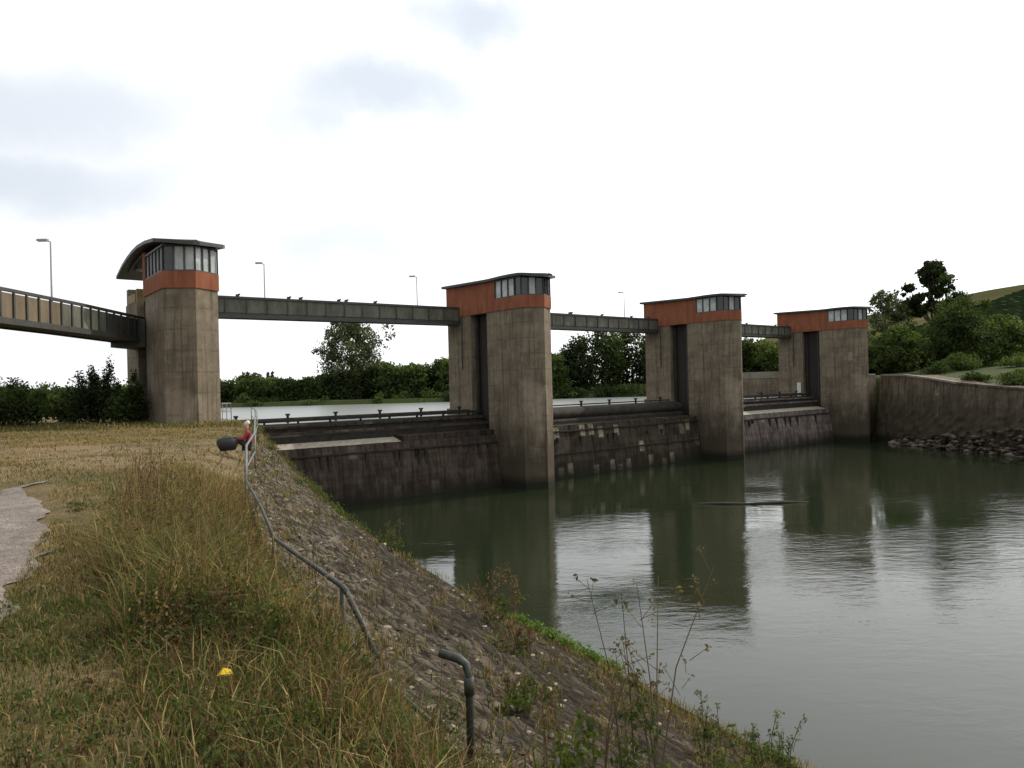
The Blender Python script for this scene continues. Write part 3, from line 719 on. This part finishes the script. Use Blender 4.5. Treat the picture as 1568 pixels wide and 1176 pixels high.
field(mb,34000,18,44,1.1,.03,.13,.03,(6,4,.7,.4,.6),(3,3,1.6,.8,.5),gb=.5,dn=.3,patch=worn)
field(mb,7000,36,44,1,.12,.35,.03,(3,2,2,2,.5),(1,1,3,3,.5),gb=-.2)
for k in range(420):
    y=2.4+random.random()**1.5*9; l=-.78*y-.8; x=random.uniform(l,float(rail_x(y))-.2)
    if onpath(np.array(x),np.array(y)) or sn(x,y,.8,4)<-.05: continue
    hh=random.uniform(.03,.13); kk=random.uniform(.7,1.3); c0=random.choice([(GR2,GRN),(GR2,GRN),(BRN*.6,STR2)])
    leaves(mb,(x,y,float(H(x,y))+hh*.4),(random.uniform(.08,.25),random.uniform(.08,.25),hh*.6),45,.013+.001*y,(tuple(c0[0]*kk),tuple(c0[1]*kk)),shell=.6)
mb.obj('meadow_grass')
mb=MB()
thick=lambda x,y:(sn(x,y,1.9,7)>-.35)
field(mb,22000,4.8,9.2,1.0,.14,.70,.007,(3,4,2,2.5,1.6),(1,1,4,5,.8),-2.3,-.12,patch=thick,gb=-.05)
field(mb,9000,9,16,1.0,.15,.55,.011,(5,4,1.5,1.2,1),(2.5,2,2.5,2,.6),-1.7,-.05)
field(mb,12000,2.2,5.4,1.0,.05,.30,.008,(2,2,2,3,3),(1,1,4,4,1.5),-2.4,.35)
for k in range(230):
    y=random.uniform(4.7,10.5); x=float(rail_x(y))-random.uniform(.05,2.2); z=float(H(x,y)); hh=random.uniform(.2,.66)
    kk=random.uniform(.6,1.3); c0=random.choice([(GR2,GRN),(GR2,GRN),(BRN*.7,STR2)]); leaves(mb,(x,y,z+hh*.5),(.17,.17,hh*.5),random.randint(70,150),.018,(tuple(c0[0]*kk),tuple(c0[1]*kk)),shell=.6)
for k in range(220):
    y=random.uniform(2.6,5.4); x=float(rail_x(y))-random.uniform(-.4,2.3); z=float(H(x,y)); hh=random.uniform(.06,.30)
    c0=random.choice([(GR2,GRN),(GR2,GRN*1.2),(BRN*.6,BRN*1.4)]); leaves(mb,(x,y,z+hh*.5),(.13,.13,hh*.5),70,.012,(tuple(c0[0]),tuple(c0[1])),shell=.6)
def stem(mb,x,y,z,h,col,bushy=1,head=.03,r=.0035):
    t=random.uniform(0,6.3); l=random.uniform(.05,.3)*h; tp=(x+math.cos(t)*l,y+math.sin(t)*l,z+h)
    mb.tube([(x,y,z-.03),(x+math.cos(t)*l*.3,y+math.sin(t)*l*.3,z+h*.5),tp],[r*1.3,r,r*.5],'grass',4,col)
    for k in range(int(bushy)):
        q=random.uniform(.35,.98); b0=Vector((x,y,z)).lerp(Vector(tp),q); o=Vector((random.gauss(0,1),random.gauss(0,1),random.uniform(.4,1.6))).normalized()*h*random.uniform(.06,.16)
        if bushy>3: mb.tube([b0,b0+o],[r*.6,r*.4],'grass',3,col)
        leaves(mb,b0+o,(head,head,head*1.3),6 if bushy>3 else 9,head*.5,(tuple(np.array(col)*.7),tuple(np.array(col)*1.2)))
for k in range(560):
    y=random.uniform(4.8,13); x=float(rail_x(y))-random.uniform(.05,2.2); stem(mb,x,y,float(H(x,y)),random.uniform(.35,.9),random.choice([STRAW,STR2,BRN*1.3,BRN])*random.uniform(.7,1.1),3,.02)
for k in range(140):
    y=random.uniform(2.8,4.9); x=float(rail_x(y))-random.uniform(-.3,1.5); stem(mb,x,y,float(H(x,y)),random.uniform(.12,.45),random.choice([STR2,BRN*1.3,BRN])*random.uniform(.7,1.1),4,.012,.002)
mb.obj('tall_grass')
mb=MB()
def slope_z(x,y): 
    q=(x-float(rail_x(y)))/float(foot_x(y)-rail_x(y)); return float(rail_z(y))+(WL-float(rail_z(y)))*q+.05
for k in range(1150):
    y=random.uniform(5,46)if k%3 else random.uniform(4,18); q=random.choice([random.random()**2,random.random(),random.uniform(.75,1.0)]); x=float(rail_x(y))+q*float(foot_x(y)-rail_x(y)); z=slope_z(x,y)+(.12 if q>.85 else 0)
    n=random.randint(8,34); col=mixc(n,random.choice([(4,3,1,1,2),(3,3,1,1,3),(1,1,4,3,1)]))
    blades(mb,x+rng.normal(0,.12,n),y+rng.normal(0,.18,n),np.full(n,z),.05+.2*rng.random(n),np.full(n,.012),.3+.6*rng.random(n),col)
for k in range(26):
    q=k/25; y=18.0+3.6*q; x=float(foot_x(y))-.9+random.uniform(-.35,.35); z=slope_z(x,y)+.1
    leaves(mb,(x,y,z+.15),(.3,.3,.22),150,.05,((.05,.09,.015),(.12,.19,.035)),shell=.7)
for k in range(60):
    y=random.uniform(24,46); x=float(rail_x(y))+random.uniform(.0,.8)*float(foot_x(y)-rail_x(y)); leaves(mb,(x,y,slope_z(x,y)+.15),(.3,.4,.25),70,.05,(tuple(GR2),tuple(GRN)))
mb.obj('slope_weeds')
def dock(x,y,h,n,col,head=.05,spread=.35):
    mb=MB(); z=slope_z(x,y)
    for k in range(n): stem(mb,x+random.uniform(-spread,spread),y+random.uniform(-spread,spread),z,h*random.uniform(.6,1),np.array(col)*random.uniform(.7,1.2),9,head,.007)
    for k in range(10): leaves(mb,(x+random.uniform(-spread,spread),y+random.uniform(-.2,.2),z+h*random.uniform(.05,.5)),(.14,.14,.16),22,.04,(tuple(GR2),tuple(GRN)))
    mb.obj('dead_thistle')
dock(1.15,6.9,2.05,8,(.15,.12,.07),.045,.25); dock(-.3,13.6,1.3,9,(.17,.10,.055),.05,.35); dock(2.6,9.8,1.0,5,(.11,.10,.05),.04,.3)
dock(2.3,7.6,.8,5,(.13,.12,.05),.04,.3); dock(3.9,11.5,.9,5,(.09,.11,.04),.05,.3); dock(-3.3,19,.9,5,(.10,.09,.05),.05,.3); dock(4.6,13.2,.7,6,(.09,.12,.04),.05,.3)
dock(-.1,11.5,.5,6,(.15,.08,.04),.04,.3); dock(.4,5.6,.9,6,(.14,.10,.05),.035,.25); dock(.05,7.8,.5,6,(.15,.11,.05),.03,.3)
mb=MB()
mb.add([(-1.70,4.03,-1.59),(-1.66,4.0,-1.57),(-1.61,4.04,-1.58),(-1.64,4.09,-1.575),(-1.68,4.08,-1.56)],[(0,1,2,3,4)],'leaf',(.55,.40,.03)); mb.obj('yellow_leaf')

# ------------------------------------------------------------------ hand rail along the crest
mb=MB(); r=.026
P3=Vector((-.34,4.85,-2.75)); P3t=Vector((-.34,4.85,-1.86))
mb.tube([P3,P3t-Vector((0,0,.10)),P3t+Vector((-.02,.02,-.02)),P3t+Vector((-.07,.04,.01)),P3t+Vector((-.20,.10,.03))],[r,r,r*1.1,r*1.2,r*1.2],'railm',8)
mb.tube([P3t-Vector((0,0,.22)),P3t-Vector((0,0,.10))],[r*1.35,r*1.35],'railm',8)
P2=Vector((-1.63,6.7,-2.75)); P2t=Vector((-1.63,6.7,-1.83)); P1=Vector((-3.3,9.8,-2.6)); P1t=Vector((-3.3,9.8,-2.0))
mb.tube([P2,P2t],r,'railm',8); mb.tube([P1,P1t],r,'railm',8)
far=[(-4.3,12.2,-1.98),(-5.6,15,-1.85),(-5.95,16,-1.2),(-7.2,20,-1.15),(-9.7,27,-1.1),(-12.1,34,-1.0),(-13.8,38.5,-.95),(-15.2,41.8,-.9)]
rl=[Vector((-1.22,6.2,-2.32)),Vector((-1.38,6.4,-2.1)),P2t+Vector((.05,-.08,-.02)),P2t,P2t+Vector((-.06,.1,0)),Vector((-2.6,8.5,-1.93)),P1t]
mb.tube(rl,r*1.05,'railm',8)
mb.tube([P1t]+[Vector(q) for q in far[:2]],r,'railm',8); mb.tube([Vector(q) for q in far[1:]],r,'raill',8)
mb.tube([Vector((-.62,5.3,-2.5)),Vector((-1.1,5.9,-2.40)),Vector((-1.63,6.7,-2.27)),Vector((-3.3,9.8,-2.25))],r*.8,'railm',8)
for q in far[1:]:
    gz=float(H(q[0],q[1])); mb.tube([(q[0],q[1],gz-.1),q],r,'raill',8)
mb.tube([Vector((q[0],q[1],(q[2]+float(H(q[0],q[1])))/2)) for q in far[1:]],r*.8,'raill',8)
mb.obj('pipe_handrail',None,True)

# ------------------------------------------------------------------ person sitting at the crest, with a bag
root=empty('seated_person',(-7.95,21.6,-1.74),R(200))
skinned('jacket',[(0,0,.14),(-.03,0,.32),(.02,0,.50),(.05,0,.58),(.03,.17,.53),(.16,.22,.33),(.36,.13,.37),(.03,-.17,.53),(.16,-.22,.33),(.36,-.13,.37)],
 [(0,1),(1,2),(2,3),(2,4),(4,5),(5,6),(2,7),(7,8),(8,9)],[(.17,.13),(.16,.12),(.17,.12),.07,.065,.05,.035,.065,.05,.035],'red',root)
skinned('trousers',[(0,0,.12),(.05,.10,.13),(.40,.13,.40),(.60,.13,.10),(.05,-.10,.13),(.42,-.13,.36),(.64,-.13,.09)],[(0,1),(1,2),(2,3),(0,4),(4,5),(5,6)],[.15,.10,.07,.05,.10,.07,.05],'black',root)
skinned('shoes',[(.60,.13,.05),(.72,.14,.04),(.80,.14,.04)],[(0,1),(1,2)],[.05,.048,.035],'black',root)
skinned('shoe_other',[(.64,-.13,.05),(.76,-.14,.04),(.84,-.14,.04)],[(0,1),(1,2)],[.05,.048,.035],'black',root)
skinned('head',[(.05,0,.60),(.07,0,.68),(.08,0,.76),(.075,0,.83)],[(0,1),(1,2),(2,3)],[.05,.075,.09,.07],'skin',root)
skinned('hair',[(.03,0,.74),(.03,0,.82),(.07,0,.87)],[(0,1),(1,2)],[.085,.095,.075],'white',root)
mb=MB(); mb.tube([(.16,0,.76),(.185,0,.74),(.16,0,.73)],[.008,.014,.01],'skin',6)
for sy in (-1,1):
    mb.tube([(.07,sy*.088,.77),(.07,sy*.10,.75),(.07,sy*.088,.72)],.012,'skin',5); mb.tube([(.155,sy*.03,.78),(.163,sy*.03,.78)],.01,'black',5)
    mb.tube([(.36,sy*.13,.37),(.41,sy*.11,.385),(.45,sy*.10,.38)],[.028,.036,.03],'skin',7)
    for k in range(4): mb.tube([(.45,sy*(.075+.018*k),.385),(.50-.004*abs(k-1),sy*(.07+.018*k),.38),(.52-.006*abs(k-1),sy*(.068+.018*k),.35)],[.010,.009,.007],'skin',5)
    mb.tube([(.40,sy*.08,.38),(.44,sy*.055,.37),(.46,sy*.045,.36)],[.012,.010,.008],'skin',5)
mb.tube([(.16,-.02,.705),(.163,0,.703),(.16,.02,.705)],.005,'red',4)
mb.obj('face_and_hands',root,True)
bag=empty('travel_bag',(-8.45,21.3,-1.74),R(15))
mb=MB(); 
mb.tube([(-.30,0,.19),(-.27,0,.2),(-.15,0,.22),(.1,0,.21),(.22,0,.2),(.25,0,.19)],[.10,.17,.2,.2,.17,.10],'black',14); mb.tube([(-.12,-.1,.38),(-.1,-.08,.46),(.06,-.08,.46),(.1,-.1,.38)],.015,'raill',6); mb.obj('duffel',bag,True)
mb=MB(); mb.tube([(11.9,46.6,-7.98),(13.5,46.2,-7.93),(15,46.0,-7.97),(17,46.1,-7.93),(18.9,46.3,-8.0)],[.05,.10,.07,.10,.04],'wood',7); mb.tube([(15,46,-7.95),(15.7,45.6,-7.85)],[.05,.02],'wood',5); mb.obj('floating_log')

# ------------------------------------------------------------------ sky + sun
S=Vector((.84,.54,0)).normalized()*math.cos(R(38))+Vector((0,0,math.sin(R(38))))
w=bpy.data.worlds.new('World'); scene.world=w; w.use_nodes=True; nt=w.node_tree; bg=nt.nodes['Background']; bg.inputs[1].default_value=.1
sk=N(nt,'ShaderNodeTexSky',sky_type='NISHITA'); sk.sun_disc=False; sk.sun_elevation=R(38); sk.sun_rotation=math.atan2(S.x,S.y); sk.air_density=1; sk.dust_density=2
dirv=N(nt,'ShaderNodeTexCoord').outputs['Generated']
nn=N(nt,'ShaderNodeTexNoise'); nn.inputs['Scale'].default_value=3.2; nn.inputs['Detail'].default_value=6; nn.inputs['Roughness'].default_value=.6; nt.links.new(dirv,nn.inputs['Vector'])
def vm(op,a,b_):
    m=N(nt,'ShaderNodeVectorMath',operation=op)
    for s,v in zip(m.inputs,(a,b_)):
        if isinstance(v,tuple): s.default_value=v
        elif v is not None: nt.links.new(v,s)
    return m
off=vm('MULTIPLY',vm('SUBTRACT',nn.outputs['Color'],(.5,.5,.5)).outputs[0],(.26,.26,.2)).outputs[0]
dd=vm('ADD',dirv,off).outputs[0]
acc=None
for (cx,cz,rx,rz_,amt) in [(-30,545,105,46,.75),(-185,440,200,50,.72),(-290,410,90,50,.6),(135,352,120,32,.42),(-228,226,130,40,.5),(-690,470,230,90,.6),(-740,350,240,65,.65),(-640,580,220,40,.3),(-420,330,160,40,.25)]:
    l=math.sqrt(cx*cx+1100**2+cz*cz); c0=(cx/l,1100/l,cz/l)
    q=vm('MULTIPLY',vm('SUBTRACT',dd,c0).outputs[0],(l/rx,l/rx*.6,l/rz_)).outputs[0]
    ln=vm('LENGTH',q,None).outputs['Value']; f=mrange(nt,ln,1.8,.2,0,amt,True)
    acc=f if acc is None else math2(nt,'MAXIMUM',acc,f)
gen=ramp(nt,noise(nt,mapping(nt,dirv,(1,1,2.4)),2.2,6,.55),[(.44,0),(.74,.6)])
lft=N(nt,'ShaderNodeSeparateXYZ'); nt.links.new(dirv,lft.inputs[0])
gen=math2(nt,'MULTIPLY',gen,mrange(nt,lft.outputs[0],.35,-.5,.08,1))
acc=math2(nt,'MAXIMUM',acc,gen)
dt=vm('DOT_PRODUCT',dirv,tuple(S)).outputs['Value']
br=mrange(nt,dt,-.3,1,9.0,17.5)
cl=N(nt,'ShaderNodeMix',data_type='RGBA',blend_type='MULTIPLY'); cl.inputs[0].default_value=1; cl.inputs[6].default_value=(.985,.99,1,1); nt.links.new(br,cl.inputs[7])
gap=mix(nt,.85,sk.outputs[0],(6.2,7.1,8.3))
fin=mix(nt,acc,cl.outputs[2],gap)
nt.links.new(fin,bg.inputs[0])
sl=bpy.data.lights.new('sun','SUN'); sl.energy=3.6; sl.angle=R(.6); sl.color=(1,.90,.76)
so=bpy.data.objects.new('sun',sl); scene.collection.objects.link(so); so.rotation_euler=S.to_track_quat('Z','Y').to_euler()

# ------------------------------------------------------------------ camera
cd=bpy.data.cameras.new('camera'); cd.sensor_width=36; cd.lens=36*1100/1568; cd.clip_start=.05; cd.clip_end=9000
co=bpy.data.objects.new('camera',cd); scene.collection.objects.link(co)
co.matrix_world=Matrix.Rotation(R(90.1),4,'X')@Matrix.Rotation(R(-1.45),4,'Z'); scene.camera=co
scene.view_settings.view_transform='Standard'; scene.view_settings.look='None'; scene.view_settings.exposure=0
